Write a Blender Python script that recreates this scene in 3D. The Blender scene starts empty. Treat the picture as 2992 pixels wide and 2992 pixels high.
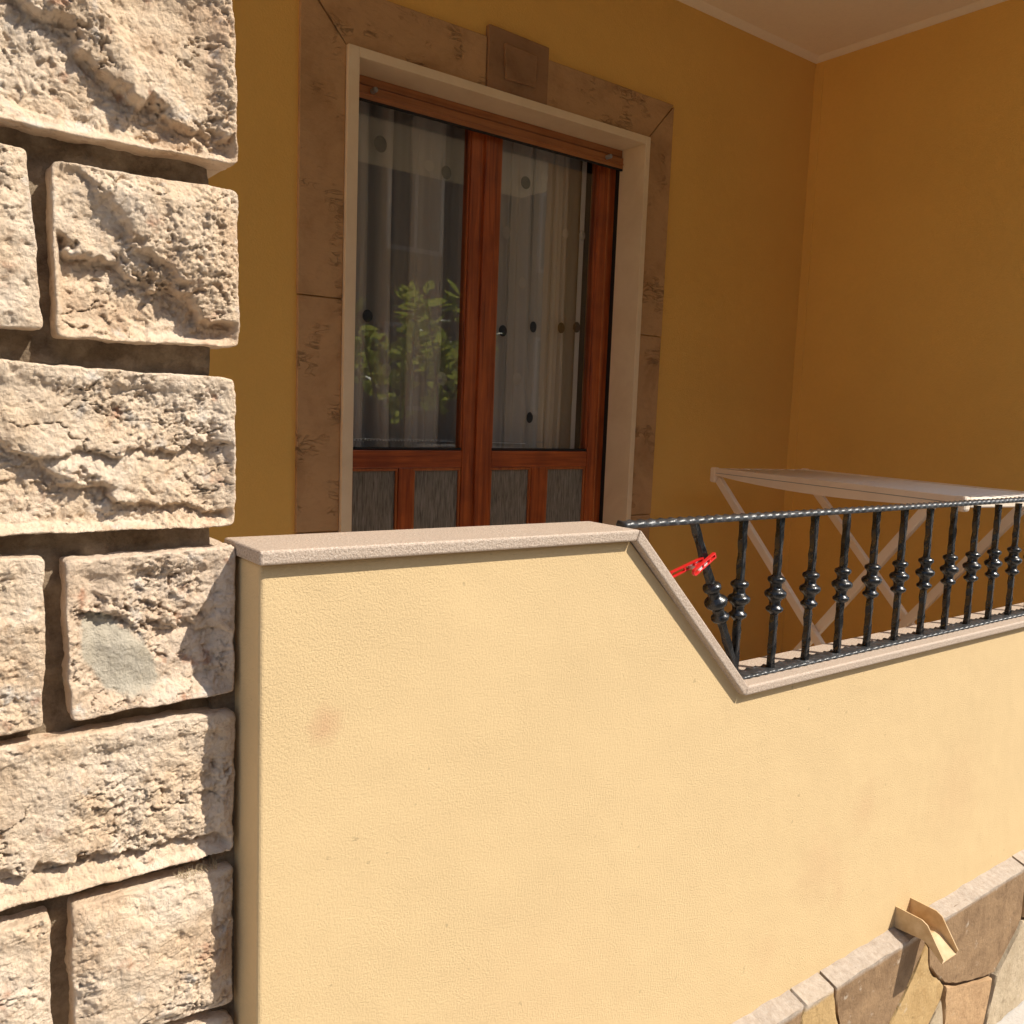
import bpy, bmesh, math, random
import numpy as np
from mathutils import Vector, Matrix

scene = bpy.context.scene
COL = scene.collection
random.seed(7)

# ------------------------------------------------------------------ camera
# world: X runs along the wall to the right, Y into the loggia, Z up; the lens is the origin
YAW, PITCH, ROLL = 0.65285, -0.11017, 0.03767
GROUND, FLOOR = -1.61, -1.14
cy, sy, cp, sp = math.cos(YAW), math.sin(YAW), math.cos(PITCH), math.sin(PITCH)
fw = Vector((sy * cp, cy * cp, sp)); rt = Vector((cy, -sy, 0)); up = rt.cross(fw)
r2 = rt * math.cos(ROLL) + up * math.sin(ROLL)
u2 = -rt * math.sin(ROLL) + up * math.cos(ROLL)
cam_d = bpy.data.cameras.new('camera'); cam = bpy.data.objects.new('camera', cam_d); COL.objects.link(cam)
cam_d.sensor_width = 36; cam_d.lens = 36 * 0.86307; cam_d.clip_start = 0.05; cam_d.clip_end = 500
cam.matrix_world = Matrix(((r2.x, u2.x, -fw.x, 0), (r2.y, u2.y, -fw.y, 0), (r2.z, u2.z, -fw.z, 0), (0, 0, 0, 1)))
scene.camera = cam

# ------------------------------------------------------------------ light
SUN = Vector((0.056, -0.079, 0.108)).normalized()          # towards the sun
world = bpy.data.worlds.new('World'); scene.world = world; world.use_nodes = True
wn = world.node_tree.nodes; wl = world.node_tree.links
sky = wn.new('ShaderNodeTexSky'); sky.sky_type = 'NISHITA'; sky.sun_disc = False
sky.sun_elevation = math.asin(SUN.z); sky.sun_rotation = math.atan2(SUN.x, SUN.y)
sky.altitude = 100; sky.dust_density = 1.5
wl.new(sky.outputs[0], wn['Background'].inputs[0]); wn['Background'].inputs[1].default_value = 0.135
sd = bpy.data.lights.new('sun', 'SUN'); sd.energy = 4.9; sd.angle = math.radians(0.5); sd.color = (1.0, 0.93, 0.82)
so = bpy.data.objects.new('sun', sd); COL.objects.link(so)
so.rotation_euler = (-SUN).to_track_quat('-Z', 'Y').to_euler(); so.location = SUN * 20
vs = scene.view_settings
vs.view_transform = 'Standard'; vs.look = 'None'; vs.gamma = 1; vs.use_curve_mapping = False; vs.exposure = 0.36
scene.render.engine = 'CYCLES'
scene.cycles.max_bounces = 10; scene.cycles.diffuse_bounces = 6; scene.cycles.transparent_max_bounces = 24
scene.cycles.use_denoising = True

# ------------------------------------------------------------------ materials
class NT:
    def __init__(s, name):
        s.m = bpy.data.materials.new(name); s.m.use_nodes = True
        s.t = s.m.node_tree; s.b = s.t.nodes['Principled BSDF']; s.out = s.t.nodes['Material Output']
        s.co = s.n('ShaderNodeTexCoord').outputs['Object']
    def n(s, typ, **kw):
        nd = s.t.nodes.new(typ)
        for k, v in kw.items(): setattr(nd, k, v)
        return nd
    def l(s, a, b): s.t.links.new(a, b)
    def mapped(s, scale=(1, 1, 1), rot=(0, 0, 0), loc=(0, 0, 0)):
        m = s.n('ShaderNodeMapping'); m.inputs['Scale'].default_value = scale
        m.inputs['Rotation'].default_value = rot; m.inputs['Location'].default_value = loc
        s.l(s.co, m.inputs[0]); return m.outputs[0]
    def noise(s, scale, detail=4, rough=0.55, vec=None, dist=0.0):
        n = s.n('ShaderNodeTexNoise'); n.inputs['Scale'].default_value = scale
        n.inputs['Detail'].default_value = detail; n.inputs['Roughness'].default_value = rough
        n.inputs['Distortion'].default_value = dist
        s.l(vec or s.co, n.inputs['Vector']); return n.outputs['Fac']
    def voro(s, scale, vec=None, feature='F1', out='Distance'):
        n = s.n('ShaderNodeTexVoronoi', feature=feature); n.inputs['Scale'].default_value = scale
        s.l(vec or s.co, n.inputs['Vector']); return n.outputs[out]
    def ramp(s, fac, stops, interp='LINEAR'):
        r = s.n('ShaderNodeValToRGB'); r.color_ramp.interpolation = interp
        e = r.color_ramp.elements
        while len(e) < len(stops): e.new(0.5)
        for el, (p, c) in zip(e, stops):
            el.position = p; el.color = (*c, 1) if len(c) == 3 else c
        s.l(fac, r.inputs[0]); return r.outputs[0]
    def step(s, fac, a, b):
        m = s.n('ShaderNodeMapRange'); m.interpolation_type = 'LINEAR'; m.clamp = True
        m.inputs['From Min'].default_value = a; m.inputs['From Max'].default_value = b
        s.l(fac, m.inputs['Value']); return m.outputs['Result']
    def mix(s, fac, a, b, mode='MIX'):
        m = s.n('ShaderNodeMix', data_type='RGBA', blend_type=mode)
        for v, i in ((fac, 0), (a, 6), (b, 7)):
            if isinstance(v, (int, float)): m.inputs[i].default_value = v
            elif isinstance(v, tuple): m.inputs[i].default_value = (*v, 1)
            else: s.l(v, m.inputs[i])
        return m.outputs[2]
    def math(s, op, a, b=0.0):
        m = s.n('ShaderNodeMath', operation=op)
        for i, v in enumerate((a, b)):
            if isinstance(v, (int, float)): m.inputs[i].default_value = v
            else: s.l(v, m.inputs[i])
        return m.outputs[0]
    def bump(s, h, dist, strength=1.0, prev=None):
        b = s.n('ShaderNodeBump'); b.inputs['Distance'].default_value = dist; b.inputs['Strength'].default_value = strength
        s.l(h, b.inputs['Height'])
        if prev is not None: s.l(prev, b.inputs['Normal'])
        return b.outputs[0]
    def done(s, color, rough=0.8, normal=None, **kw):
        if isinstance(color, tuple): s.b.inputs['Base Color'].default_value = (*color, 1)
        else: s.l(color, s.b.inputs['Base Color'])
        if isinstance(rough, (int, float)): s.b.inputs['Roughness'].default_value = rough
        else: s.l(rough, s.b.inputs['Roughness'])
        if normal is not None: s.l(normal, s.b.inputs['Normal'])
        for k, v in kw.items(): s.b.inputs[k.replace('_', ' ')].default_value = v
        return s.m

def smudge(t, col, spots, dark):
    """soft smudges of dirt: (x, y, z, radius, amount), broken up by noise"""
    for (x, y, z, r, a) in spots:
        v = t.n('ShaderNodeVectorMath', operation='DISTANCE'); t.l(t.co, v.inputs[0]); v.inputs[1].default_value = (x, y, z)
        wob = t.math('MULTIPLY', t.math('SUBTRACT', t.noise(22, 4), 0.5), r * 1.6)
        f = t.step(t.math('DIVIDE', t.math('ADD', v.outputs['Value'], wob), r), 1.0, 0.1)
        col = t.mix(t.math('MULTIPLY', f, a), col, dark)
    return col

def stucco(name, base, var, scale, dist, spots=(), dark=(0.5, 0.3, 0.2), org=(0, 0, 0), specks=0.0):
    t = NT(name)
    col = t.mix(t.step(t.noise(2.1, 5, 0.6), 0.35, 0.7), base, tuple(c * var for c in base))
    col = t.mix(t.math('MULTIPLY', t.step(t.noise(scale * 0.5, 3), 0.4, 0.75), 0.18), col, tuple(c * 0.8 for c in base))
    if specks:
        col = t.mix(t.math('MULTIPLY', t.step(t.noise(55, 2), 0.735, 0.76), specks), col, tuple(c * 0.5 for c in base))
    col = smudge(t, col, [(x - org[0], y - org[1], z - org[2], r, a) for (x, y, z, r, a) in spots], dark)
    tilt = t.mapped(rot=(0.61, 0.43, 0.77))
    lumps = t.noise(scale, 4, 0.6, vec=tilt)
    fine = t.noise(scale * 2.6, 3, 0.6, vec=tilt)
    amp = t.noise(3.0, 2)                                    # the trowel left some areas smoother than others
    h = t.math('MULTIPLY', t.math('ADD', lumps, t.math('MULTIPLY', fine, 0.4)), t.math('ADD', amp, 0.35))
    nrm = t.bump(h, dist)
    nrm = t.bump(t.noise(7, 2), 0.006, 0.6, nrm)
    return t.done(col, 0.9, nrm, Specular_IOR_Level=0.25)

# ------------------------------------------------------------------ mesh helpers
ORG = {}
def finish(o, label=None, cat=None, group=None, kind=None):
    if label: o['label'] = label
    if cat: o['category'] = cat
    if group: o['group'] = group
    if kind: o['kind'] = kind
    return o
def thing(name, loc, label, cat, group=None):
    o = bpy.data.objects.new(name, None); COL.objects.link(o); o.location = loc; ORG[o.name] = Vector(loc)
    o.empty_display_size = 0.1
    return finish(o, label, cat, group)
def org_of(p):
    while p is not None:
        if p.name in ORG: return ORG[p.name]
        p = p.parent
    return Vector((0, 0, 0))
def link(name, me, mat, parent=None, loc=None):
    o = bpy.data.objects.new(name, me); COL.objects.link(o)
    if mat and not me.materials: me.materials.append(mat)
    if parent is not None: o.parent = parent
    elif loc is not None: o.location = loc; ORG[o.name] = Vector(loc)
    return o
def from_bm(name, bm, mat, parent=None, loc=None, smooth=False):
    off = org_of(parent) if parent is not None else Vector(loc or (0, 0, 0))
    bmesh.ops.recalc_face_normals(bm, faces=bm.faces)
    if off.length: bmesh.ops.translate(bm, verts=bm.verts, vec=-off)
    me = bpy.data.meshes.new(name); bm.to_mesh(me); bm.free()
    if smooth: me.polygons.foreach_set('use_smooth', [True] * len(me.polygons))
    return link(name, me, mat, parent, loc)
def bbox(bm, x0, x1, y0, y1, z0, z1, bev=0.0, seg=2):
    r = bmesh.ops.create_cube(bm, size=1)
    vs_ = r['verts']
    for v in vs_:
        v.co = Vector((x0 + (v.co.x + .5) * (x1 - x0), y0 + (v.co.y + .5) * (y1 - y0), z0 + (v.co.z + .5) * (z1 - z0)))
    if bev:
        es = list({e for v in vs_ for e in v.link_edges})
        bmesh.ops.bevel(bm, geom=es, offset=bev, segments=seg, affect='EDGES', profile=0.5)
    return bm
def box(name, x0, x1, y0, y1, z0, z1, mat, parent=None, loc=None, bev=0.0, seg=2):
    return from_bm(name, bbox(bmesh.new(), x0, x1, y0, y1, z0, z1, bev, seg), mat, parent, loc)
def prism(pts, y0, y1, bev=0.0, seg=2, only=None):
    """polygon given in (x, z), extruded from y0 (front) to y1 (back)"""
    bm = bmesh.new()
    a = [bm.verts.new((x, y0, z)) for x, z in pts]; b = [bm.verts.new((x, y1, z)) for x, z in pts]
    n = len(pts)
    bm.faces.new(a); bm.faces.new(b[::-1])
    for i in range(n): bm.faces.new((a[i], b[i], b[(i + 1) % n], a[(i + 1) % n]))
    if bev:
        es = [e for e in bm.edges if only is None or only(e)]
        bmesh.ops.bevel(bm, geom=es, offset=bev, segments=seg, affect='EDGES', profile=0.5)
    return bm
def bar(bm, p, q, w, h, roll_up=Vector((0, 0, 1)), bev=0.0):
    """rectangular bar from p to q, w across, h along roll_up"""
    p = Vector(p); q = Vector(q); d = (q - p).normalized()
    s = d.cross(roll_up).normalized(); u = s.cross(d)
    vs_ = [bm.verts.new(c + s * (i * w / 2) + u * (j * h / 2)) for c in (p, q) for i, j in ((-1, -1), (1, -1), (1, 1), (-1, 1))]
    for f in ((0, 1, 2, 3), (7, 6, 5, 4), (0, 4, 5, 1), (1, 5, 6, 2), (2, 6, 7, 3), (3, 7, 4, 0)):
        bm.faces.new([vs_[i] for i in f])
    if bev:
        es = list({e for v in vs_ for e in v.link_edges})
        bmesh.ops.bevel(bm, geom=es, offset=bev, segments=2, affect='EDGES', profile=0.5)
    return bm
def tube(bm, pts, rad, n=10):
    pts = [Vector(p) for p in pts]; rings = []
    for i, p in enumerate(pts):
        d = (pts[min(i + 1, len(pts) - 1)] - pts[max(i - 1, 0)]).normalized()
        s = d.orthogonal().normalized() if abs(d.z) > .9 else d.cross(Vector((0, 0, 1))).normalized()
        u = s.cross(d); r = rad[i] if isinstance(rad, (list, tuple)) else rad
        rings.append([bm.verts.new(p + (s * math.cos(k * 2 * math.pi / n) + u * math.sin(k * 2 * math.pi / n)) * r) for k in range(n)])
    for a, b in zip(rings, rings[1:]):
        for k in range(n): bm.faces.new((a[k], a[(k + 1) % n], b[(k + 1) % n], b[k]))
    bm.faces.new(rings[0][::-1]); bm.faces.new(rings[-1])
    return bm
def copy_tree(o, parent=None):
    c = o.copy(); COL.objects.link(c); c.parent = parent
    if 'Empty' and o.name in ORG: ORG[c.name] = ORG[o.name]
    for ch in list(o.children): copy_tree(ch, c)
    return c

# gradient noise on arrays, for the hewn stone
def perlin(x, y, seed):
    rng = np.random.RandomState(seed); ang = rng.rand(256, 256) * 2 * np.pi
    gx, gy = np.cos(ang), np.sin(ang)
    xi = np.floor(x).astype(int); yi = np.floor(y).astype(int); xf = x - xi; yf = y - yi
    def g(i, j): a = (xi + i) & 255; b = (yi + j) & 255; return gx[a, b] * (xf - i) + gy[a, b] * (yf - j)
    u = xf ** 3 * (xf * (xf * 6 - 15) + 10); v = yf ** 3 * (yf * (yf * 6 - 15) + 10)
    return ((g(0, 0) * (1 - u) + g(1, 0) * u) * (1 - v) + (g(0, 1) * (1 - u) + g(1, 1) * u) * v) * 1.5
def fbm(x, y, seed, f, octv, gain=0.5):
    s = np.zeros_like(x); a = 1.0
    for k in range(octv):
        s += a * perlin(x * f + 17.3 * k, y * f + 5.1 * k, seed + k); f *= 2.03; a *= gain
    return s
def chunks(x, y, seed, cell):
    """broken-stone facets: every cell of a jittered grid is a small tilted plane"""
    rng = np.random.RandomState(seed); J = rng.rand(5, 128, 128)
    u, v = x / cell, y / cell; ui, vi = np.floor(u).astype(int), np.floor(v).astype(int)
    best = np.full(x.shape, 9.0); h = np.zeros(x.shape)
    for i in (-1, 0, 1):
        for j in (-1, 0, 1):
            a, b = (ui + i) & 127, (vi + j) & 127
            dx = u - (ui + i + J[0, a, b]); dy = v - (vi + j + J[1, a, b]); d = dx * dx + dy * dy
            hh = (J[2, a, b] - .5) + (J[3, a, b] - .5) * 1.3 * dx + (J[4, a, b] - .5) * 1.3 * dy
            m = d < best; best = np.where(m, d, best); h = np.where(m, hh, h)
    return h
def sstep(a, b, x):
    t = np.clip((x - a) / (b - a), 0.0, 1.0); return t * t * (3 - 2 * t)

# ------------------------------------------------------------------ materials of the place
M = {}
M['plaster_front'] = stucco('ochre_plaster_lit_tone', (0.655, 0.480, 0.258), 0.96, 330, 0.0014,  # same ochre paint as the loggia, with the sun's paleness put into the colour
    spots=[(0.482, 1.0, -0.405, 0.030, .55), (1.62, 1.0, -0.93, 0.10, .16), (1.78, 1.0, -0.84, 0.07, .16), (1.70, 1.0, -1.0, 0.05, .15), (1.45, 1.0, -1.06, 0.06, .12), (1.18, 1.0, -0.33, 0.1, .10),
           (2.2, 1.0, -0.9, 0.16, .12), (0.85, 1.0, -0.95, 0.25, .07)], dark=(0.50, 0.26, 0.15), specks=0.45, org=(1.9, 1.05, GROUND))
M['plaster_loggia'] = stucco('ochre_plaster', (0.80, 0.475, 0.118), 0.93, 170, 0.0016)
M['ceiling'] = stucco('cream_ceiling', (0.90, 0.78, 0.57), 0.96, 120, 0.001)

t = NT('rusticated_limestone')
n1 = t.noise(9, 6, 0.6, dist=0.5); n2 = t.noise(60, 5, 0.65); n3 = t.noise(24, 4, 0.6)
c = t.ramp(n1, [(0.25, (0.62, 0.42, 0.27)), (0.45, (0.75, 0.57, 0.395)), (0.6, (0.81, 0.655, 0.495)), (0.8, (0.79, 0.66, 0.535))])
c = t.mix(t.math('MULTIPLY', t.step(n2, 0.54, 0.72), 0.8), c, (0.44, 0.29, 0.18))
c = t.mix(t.math('MULTIPLY', t.step(n3, 0.60, 0.74), 0.75), c, (0.72, 0.68, 0.62))
c = t.mix(t.math('MULTIPLY', t.step(t.noise(30, 3, vec=t.mapped(loc=(4, 2, 9))), 0.64, 0.74), 0.7), c, (0.46, 0.22, 0.13))
c = t.mix(t.math('MULTIPLY', t.step(t.noise(16, 5, vec=t.mapped(loc=(1, 7, 3))), 0.62, 0.78), 0.45), c, (0.34, 0.28, 0.22))
b = t.bump(t.noise(170, 6, 0.72), 0.0055)
M['limestone'] = t.done(c, 0.95, b, Specular_IOR_Level=0.2)

t = NT('patched_limestone')                                    # one block has a smear of grey cement on it
sx = t.n('ShaderNodeSeparateXYZ'); t.l(t.co, sx.inputs[0])
dx_ = t.math('SUBTRACT', sx.outputs[0], 0.250); dz_ = t.math('SUBTRACT', sx.outputs[2], 1.61 - 0.298)
ua = t.math('DIVIDE', t.math('SUBTRACT', t.math('MULTIPLY', dx_, .6), t.math('MULTIPLY', dz_, .8)), .058)
ub = t.math('DIVIDE', t.math('ADD', t.math('MULTIPLY', dx_, .8), t.math('MULTIPLY', dz_, .6)), .031)
ln = t.math('SQRT', t.math('ADD', t.math('MULTIPLY', ua, ua), t.math('MULTIPLY', ub, ub)))
mask = t.step(t.math('ADD', ln, t.math('MULTIPLY', t.math('SUBTRACT', t.noise(30, 4), .5), 0.9)), 1.08, 0.92)
n1 = t.noise(9, 6, 0.6, dist=0.5); n2 = t.noise(60, 5, 0.65); n3 = t.noise(24, 4, 0.6)
c = t.ramp(n1, [(0.25, (0.60, 0.44, 0.30)), (0.5, (0.74, 0.58, 0.43)), (0.8, (0.74, 0.62, 0.51))])
c = t.mix(t.math('MULTIPLY', t.step(n2, 0.54, 0.72), 0.8), c, (0.44, 0.29, 0.18))
c = t.mix(t.math('MULTIPLY', t.step(n3, 0.60, 0.74), 0.75), c, (0.72, 0.68, 0.62))
c = t.mix(t.math('MULTIPLY', t.step(t.noise(30, 3), 0.62, 0.72), 0.7), c, (0.46, 0.22, 0.13))
c = t.mix(mask, c, t.ramp(t.noise(50, 4), [(0.3, (0.46, 0.40, 0.305)), (0.7, (0.58, 0.52, 0.415))]))
b = t.bump(t.noise(170, 6, 0.72), 0.005)
M['limestone_patched'] = t.done(c, 0.95, b, Specular_IOR_Level=0.2)

t = NT('joint_mortar')
c = t.ramp(t.noise(34, 7, 0.7), [(0.3, (0.15, 0.10, 0.06)), (0.5, (0.31, 0.23, 0.15)), (0.7, (0.46, 0.36, 0.245))])
M['mortar'] = t.done(c, 0.95, t.bump(t.noise(110, 6, 0.75), 0.009))

t = NT('granite_coping')
c = t.ramp(t.noise(480, 3, 0.7), [(0.30, (0.25, 0.185, 0.135)), (0.45, (0.42, 0.325, 0.25)), (0.58, (0.50, 0.405, 0.32)), (0.7, (0.62, 0.54, 0.45))])
c = t.mix(t.math('MULTIPLY', t.step(t.noise(11, 5), 0.45, 0.7), 0.35), c, (0.50, 0.38, 0.29))
M['coping'] = t.done(c, 0.55, t.bump(t.noise(260, 4), 0.0018), Specular_IOR_Level=0.4)

def fauxstone(name, a, b_, sx=(5, 5, 26), dist=0.005, dens=0.5):
    t = NT(name)
    c = t.ramp(t.noise(4.5, 6, 0.6, dist=0.6), [(0.3, a), (0.5, b_), (0.75, tuple(x * 1.12 for x in b_))])
    amt = t.step(t.noise(7, 3, 0.6, vec=t.mapped(loc=(9, 4, 2))), 0.66 - dens * .3, 0.80 - dens * .3)     # grooves come in patches
    v = t.mapped(scale=sx, loc=(3, 1, 5))
    crk = t.math('ABSOLUTE', t.math('SUBTRACT', t.noise(2.4, 4, 0.55, vec=v, dist=2.0), 0.5))
    line = t.step(crk, 0.04, 0.0)
    gr = t.math('MULTIPLY', line, amt)
    c = t.mix(t.math('MULTIPLY', gr, 0.06), c, tuple(x * 0.5 for x in a))
    c = t.mix(t.math('MULTIPLY', t.step(t.noise(30, 5, 0.75, vec=t.mapped(scale=(1, 1, 1.4))), 0.5, 0.8), 0.28), c, tuple(x * 0.55 for x in a))
    h = t.math('ADD', t.math('MULTIPLY', gr, -1.0), t.math('MULTIPLY', t.noise(26, 5, 0.6, vec=t.mapped(scale=(1, 1, 2.2))), 0.45))
    return t.done(c, 0.8, t.bump(h, dist), Specular_IOR_Level=0.3)
M['surround'] = fauxstone('brown_cast_stone', (0.37, 0.205, 0.085), (0.50, 0.30, 0.138), sx=(4, 4, 13), dist=0.006, dens=0.42)
M['keystone'] = fauxstone('dark_cast_stone', (0.21, 0.11, 0.05), (0.31, 0.175, 0.085), sx=(6, 6, 8), dist=0.002, dens=0.0)

t = NT('cream_marble')
c = t.ramp(t.noise(5, 6, 0.6, dist=1.0), [(0.3, (0.72, 0.56, 0.355)), (0.7, (0.82, 0.67, 0.445))])
M['marble'] = t.done(c, 0.45, t.bump(t.noise(60, 3), 0.0006))

def wood(name, a, b_, d, rough=0.38, axis='Z'):
    t = NT(name)
    s = {'Z': (60, 60, 3.0), 'X': (3.0, 60, 60)}[axis]
    g = t.noise(1.0, 6, 0.6, vec=t.mapped(scale=s), dist=0.6)
    c = t.ramp(g, [(0.28, d), (0.45, a), (0.68, b_)])
    c = t.mix(t.math('MULTIPLY', t.step(t.noise(9, 3), 0.45, 0.7), 0.4), c, d)
    return t.done(c, rough, t.bump(g, 0.0008), Coat_Weight=0.3, Coat_Roughness=0.25)
M['wood_v'] = wood('varnished_chestnut_upright', (0.33, 0.066, 0.012), (0.52, 0.125, 0.024), (0.14, 0.022, 0.006))
M['wood_h'] = wood('varnished_chestnut_crosswise', (0.33, 0.066, 0.012), (0.52, 0.125, 0.024), (0.14, 0.022, 0.006), axis='X')
M['wood_bead'] = wood('orange_moulding_wood', (0.40, 0.11, 0.025), (0.50, 0.16, 0.04), (0.24, 0.05, 0.012))
M['shutter'] = wood('orange_brown_shutter', (0.38, 0.135, 0.035), (0.48, 0.19, 0.06), (0.27, 0.085, 0.02), rough=0.42, axis='X')
t = NT('ribbed_obscure_glass')
g = t.noise(1.0, 5, 0.65, vec=t.mapped(scale=(170, 1, 14)), dist=0.5)
c = t.ramp(g, [(0.3, (0.07, 0.065, 0.052)), (0.5, (0.21, 0.195, 0.16)), (0.7, (0.33, 0.31, 0.265))])
M['panel'] = t.done(c, 0.35, t.bump(g, 0.002))
M['dark_gap'] = NT('dark_rubber_channel').done((0.012, 0.01, 0.009), 0.7)
M['peg'] = NT('grey_rubber_buffer').done((0.30, 0.29, 0.27), 0.5)
t = NT('window_glass')
fr = t.n('ShaderNodeFresnel'); gm = t.n('ShaderNodeNewGeometry')
t.l(t.math('SUBTRACT', 1.66, t.math('MULTIPLY', gm.outputs['Backfacing'], 1.66 - 1 / 1.66)), fr.inputs['IOR'])   # same reflectance from either side of the thin pane
tr = t.n('ShaderNodeBsdfTransparent'); tr.inputs[0].default_value = (0.93, 0.94, 0.93, 1)
gl = t.n('ShaderNodeBsdfGlossy'); gl.inputs['Roughness'].default_value = 0.0
mx = t.n('ShaderNodeMixShader'); t.l(fr.outputs[0], mx.inputs[0]); t.l(tr.outputs[0], mx.inputs[1]); t.l(gl.outputs[0], mx.inputs[2])
t.l(mx.outputs[0], t.out.inputs[0]); M['glass'] = t.m
def sheer(name, col, clear):
    t = NT(name)
    df = t.n('ShaderNodeBsdfDiffuse'); df.inputs[0].default_value = (*col, 1)
    tl = t.n('ShaderNodeBsdfTranslucent'); tl.inputs[0].default_value = (*col, 1)
    tp = t.n('ShaderNodeBsdfTransparent')
    m1 = t.n('ShaderNodeMixShader'); m1.inputs[0].default_value = 0.15; t.l(df.outputs[0], m1.inputs[1]); t.l(tl.outputs[0], m1.inputs[2])
    m2 = t.n('ShaderNodeMixShader'); m2.inputs[0].default_value = clear; t.l(m1.outputs[0], m2.inputs[1]); t.l(tp.outputs[0], m2.inputs[2])
    t.l(m2.outputs[0], t.out.inputs[0]); return t.m
M['sheer'] = sheer('sheer_voile', (0.96, 0.90, 0.83), 0.63)
M['hem'] = sheer('voile_hem', (0.85, 0.82, 0.77), 0.08)
M['dot_dark'] = NT('dark_embroidery').done((0.014, 0.012, 0.012), 0.8)
M['dot_light'] = sheer('pale_embroidery', (0.80, 0.74, 0.66), 0.5)
M['bead'] = NT('white_bead').done((0.85, 0.85, 0.83), 0.3)
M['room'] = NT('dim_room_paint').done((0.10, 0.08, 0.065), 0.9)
t = NT('black_hammered_iron')
M['iron'] = t.done(t.ramp(t.noise(40, 4), [(0.35, (0.005, 0.005, 0.0055)), (0.7, (0.012, 0.0115, 0.011))]), t.ramp(t.noise(90, 3), [(0.3, (0.20,) * 3), (0.7, (0.36,) * 3)]),
                   t.bump(t.noise(120, 3), 0.0010), Specular_IOR_Level=0.6)
t = NT('worn_grey_iron')
M['iron_worn'] = t.done(t.ramp(t.noise(60, 5, 0.7), [(0.35, (0.014, 0.015, 0.016)), (0.6, (0.045, 0.047, 0.05)), (0.75, (0.30, 0.30, 0.31))]),
                        0.38, t.bump(t.noise(110, 3), 0.0012), Specular_IOR_Level=0.6)
M['red'] = NT('red_plastic').done((0.62, 0.018, 0.016), 0.3)
M['spring'] = NT('bright_steel_spring').done((0.55, 0.55, 0.56), 0.3, Metallic=0.9)
t = NT('cream_rack_plastic')
M['rack'] = t.done(t.ramp(t.noise(8, 4), [(0.3, (0.84, 0.70, 0.54)), (0.7, (0.90, 0.78, 0.63))]), 0.45, None)
M['rod'] = NT('white_rack_rod').done((0.86, 0.79, 0.70), 0.4)
t = NT('cream_painted_sheet')
M['spout'] = t.done(t.ramp(t.noise(30, 4), [(0.35, (0.46, 0.30, 0.145)), (0.7, (0.62, 0.45, 0.26))]), 0.55, None)

def plinth_mat(name, a, b_):
    t = NT(name)
    c = t.ramp(t.noise(12, 6, 0.65, dist=0.8), [(0.25, a), (0.55, b_), (0.8, tuple(min(1, x * 1.25) for x in b_))])
    c = t.mix(t.math('MULTIPLY', t.step(t.noise(45, 5, 0.7), 0.56, 0.72), 0.6), c, tuple(x * 0.55 for x in a))
    c = t.mix(t.math('MULTIPLY', t.step(t.noise(28, 5, 0.7, vec=t.mapped(loc=(2, 2, 2))), 0.62, 0.72), 0.5), c, (0.6, 0.52, 0.42))
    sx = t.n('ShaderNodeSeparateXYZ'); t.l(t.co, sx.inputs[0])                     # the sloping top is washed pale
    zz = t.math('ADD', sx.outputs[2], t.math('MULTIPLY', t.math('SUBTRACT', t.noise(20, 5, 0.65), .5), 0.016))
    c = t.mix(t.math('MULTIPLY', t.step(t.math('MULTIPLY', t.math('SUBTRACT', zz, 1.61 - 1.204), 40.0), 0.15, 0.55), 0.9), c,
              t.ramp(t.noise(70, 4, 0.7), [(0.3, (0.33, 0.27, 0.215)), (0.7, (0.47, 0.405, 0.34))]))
    return t.done(c, 0.85, t.bump(t.noise(55, 6, 0.7), 0.0045), Specular_IOR_Level=0.25)
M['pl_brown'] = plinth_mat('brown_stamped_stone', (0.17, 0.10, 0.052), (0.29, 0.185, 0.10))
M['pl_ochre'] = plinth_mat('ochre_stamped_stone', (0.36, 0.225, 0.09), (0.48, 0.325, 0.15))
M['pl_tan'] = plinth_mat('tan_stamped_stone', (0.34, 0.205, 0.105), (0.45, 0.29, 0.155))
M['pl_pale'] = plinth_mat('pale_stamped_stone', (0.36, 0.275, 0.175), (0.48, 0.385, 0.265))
t = NT('brown_plinth_joint')
M['pl_joint'] = t.done(t.ramp(t.noise(60, 4), [(0.3, (0.10, 0.06, 0.03)), (0.7, (0.22, 0.15, 0.09))]), 0.95, t.bump(t.noise(150, 4), 0.003))
t = NT('pale_paving')
M['paving'] = t.done(t.ramp(t.noise(5, 8, 0.65), [(0.3, (0.42, 0.39, 0.35)), (0.7, (0.52, 0.48, 0.43))]), 0.9, t.bump(t.noise(90, 5), 0.003))
t = NT('grey_asphalt')
M['asphalt'] = t.done(t.ramp(t.noise(40, 5, 0.7), [(0.3, (0.15, 0.14, 0.13)), (0.7, (0.24, 0.225, 0.21))]), 0.9, t.bump(t.noise(120, 4), 0.003))
t = NT('pale_floor_tiles')
M['floor'] = t.done(t.ramp(t.noise(14, 4), [(0.3, (0.60, 0.50, 0.38)), (0.7, (0.70, 0.60, 0.47))]), 0.6, None)

# ------------------------------------------------------------------ setting
finish(box('road', -40, 60, -40, 40, GROUND - .3, GROUND - .004, M['asphalt']), kind='structure')
finish(box('pavement', -12, 30, 0.25, 1.5, GROUND - .2, GROUND, M['paving']), kind='structure')
finish(box('terrace_floor', -4.0, 3.64, 1.103, 2.60, GROUND + .01, FLOOR, M['floor']), kind='structure')

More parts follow.
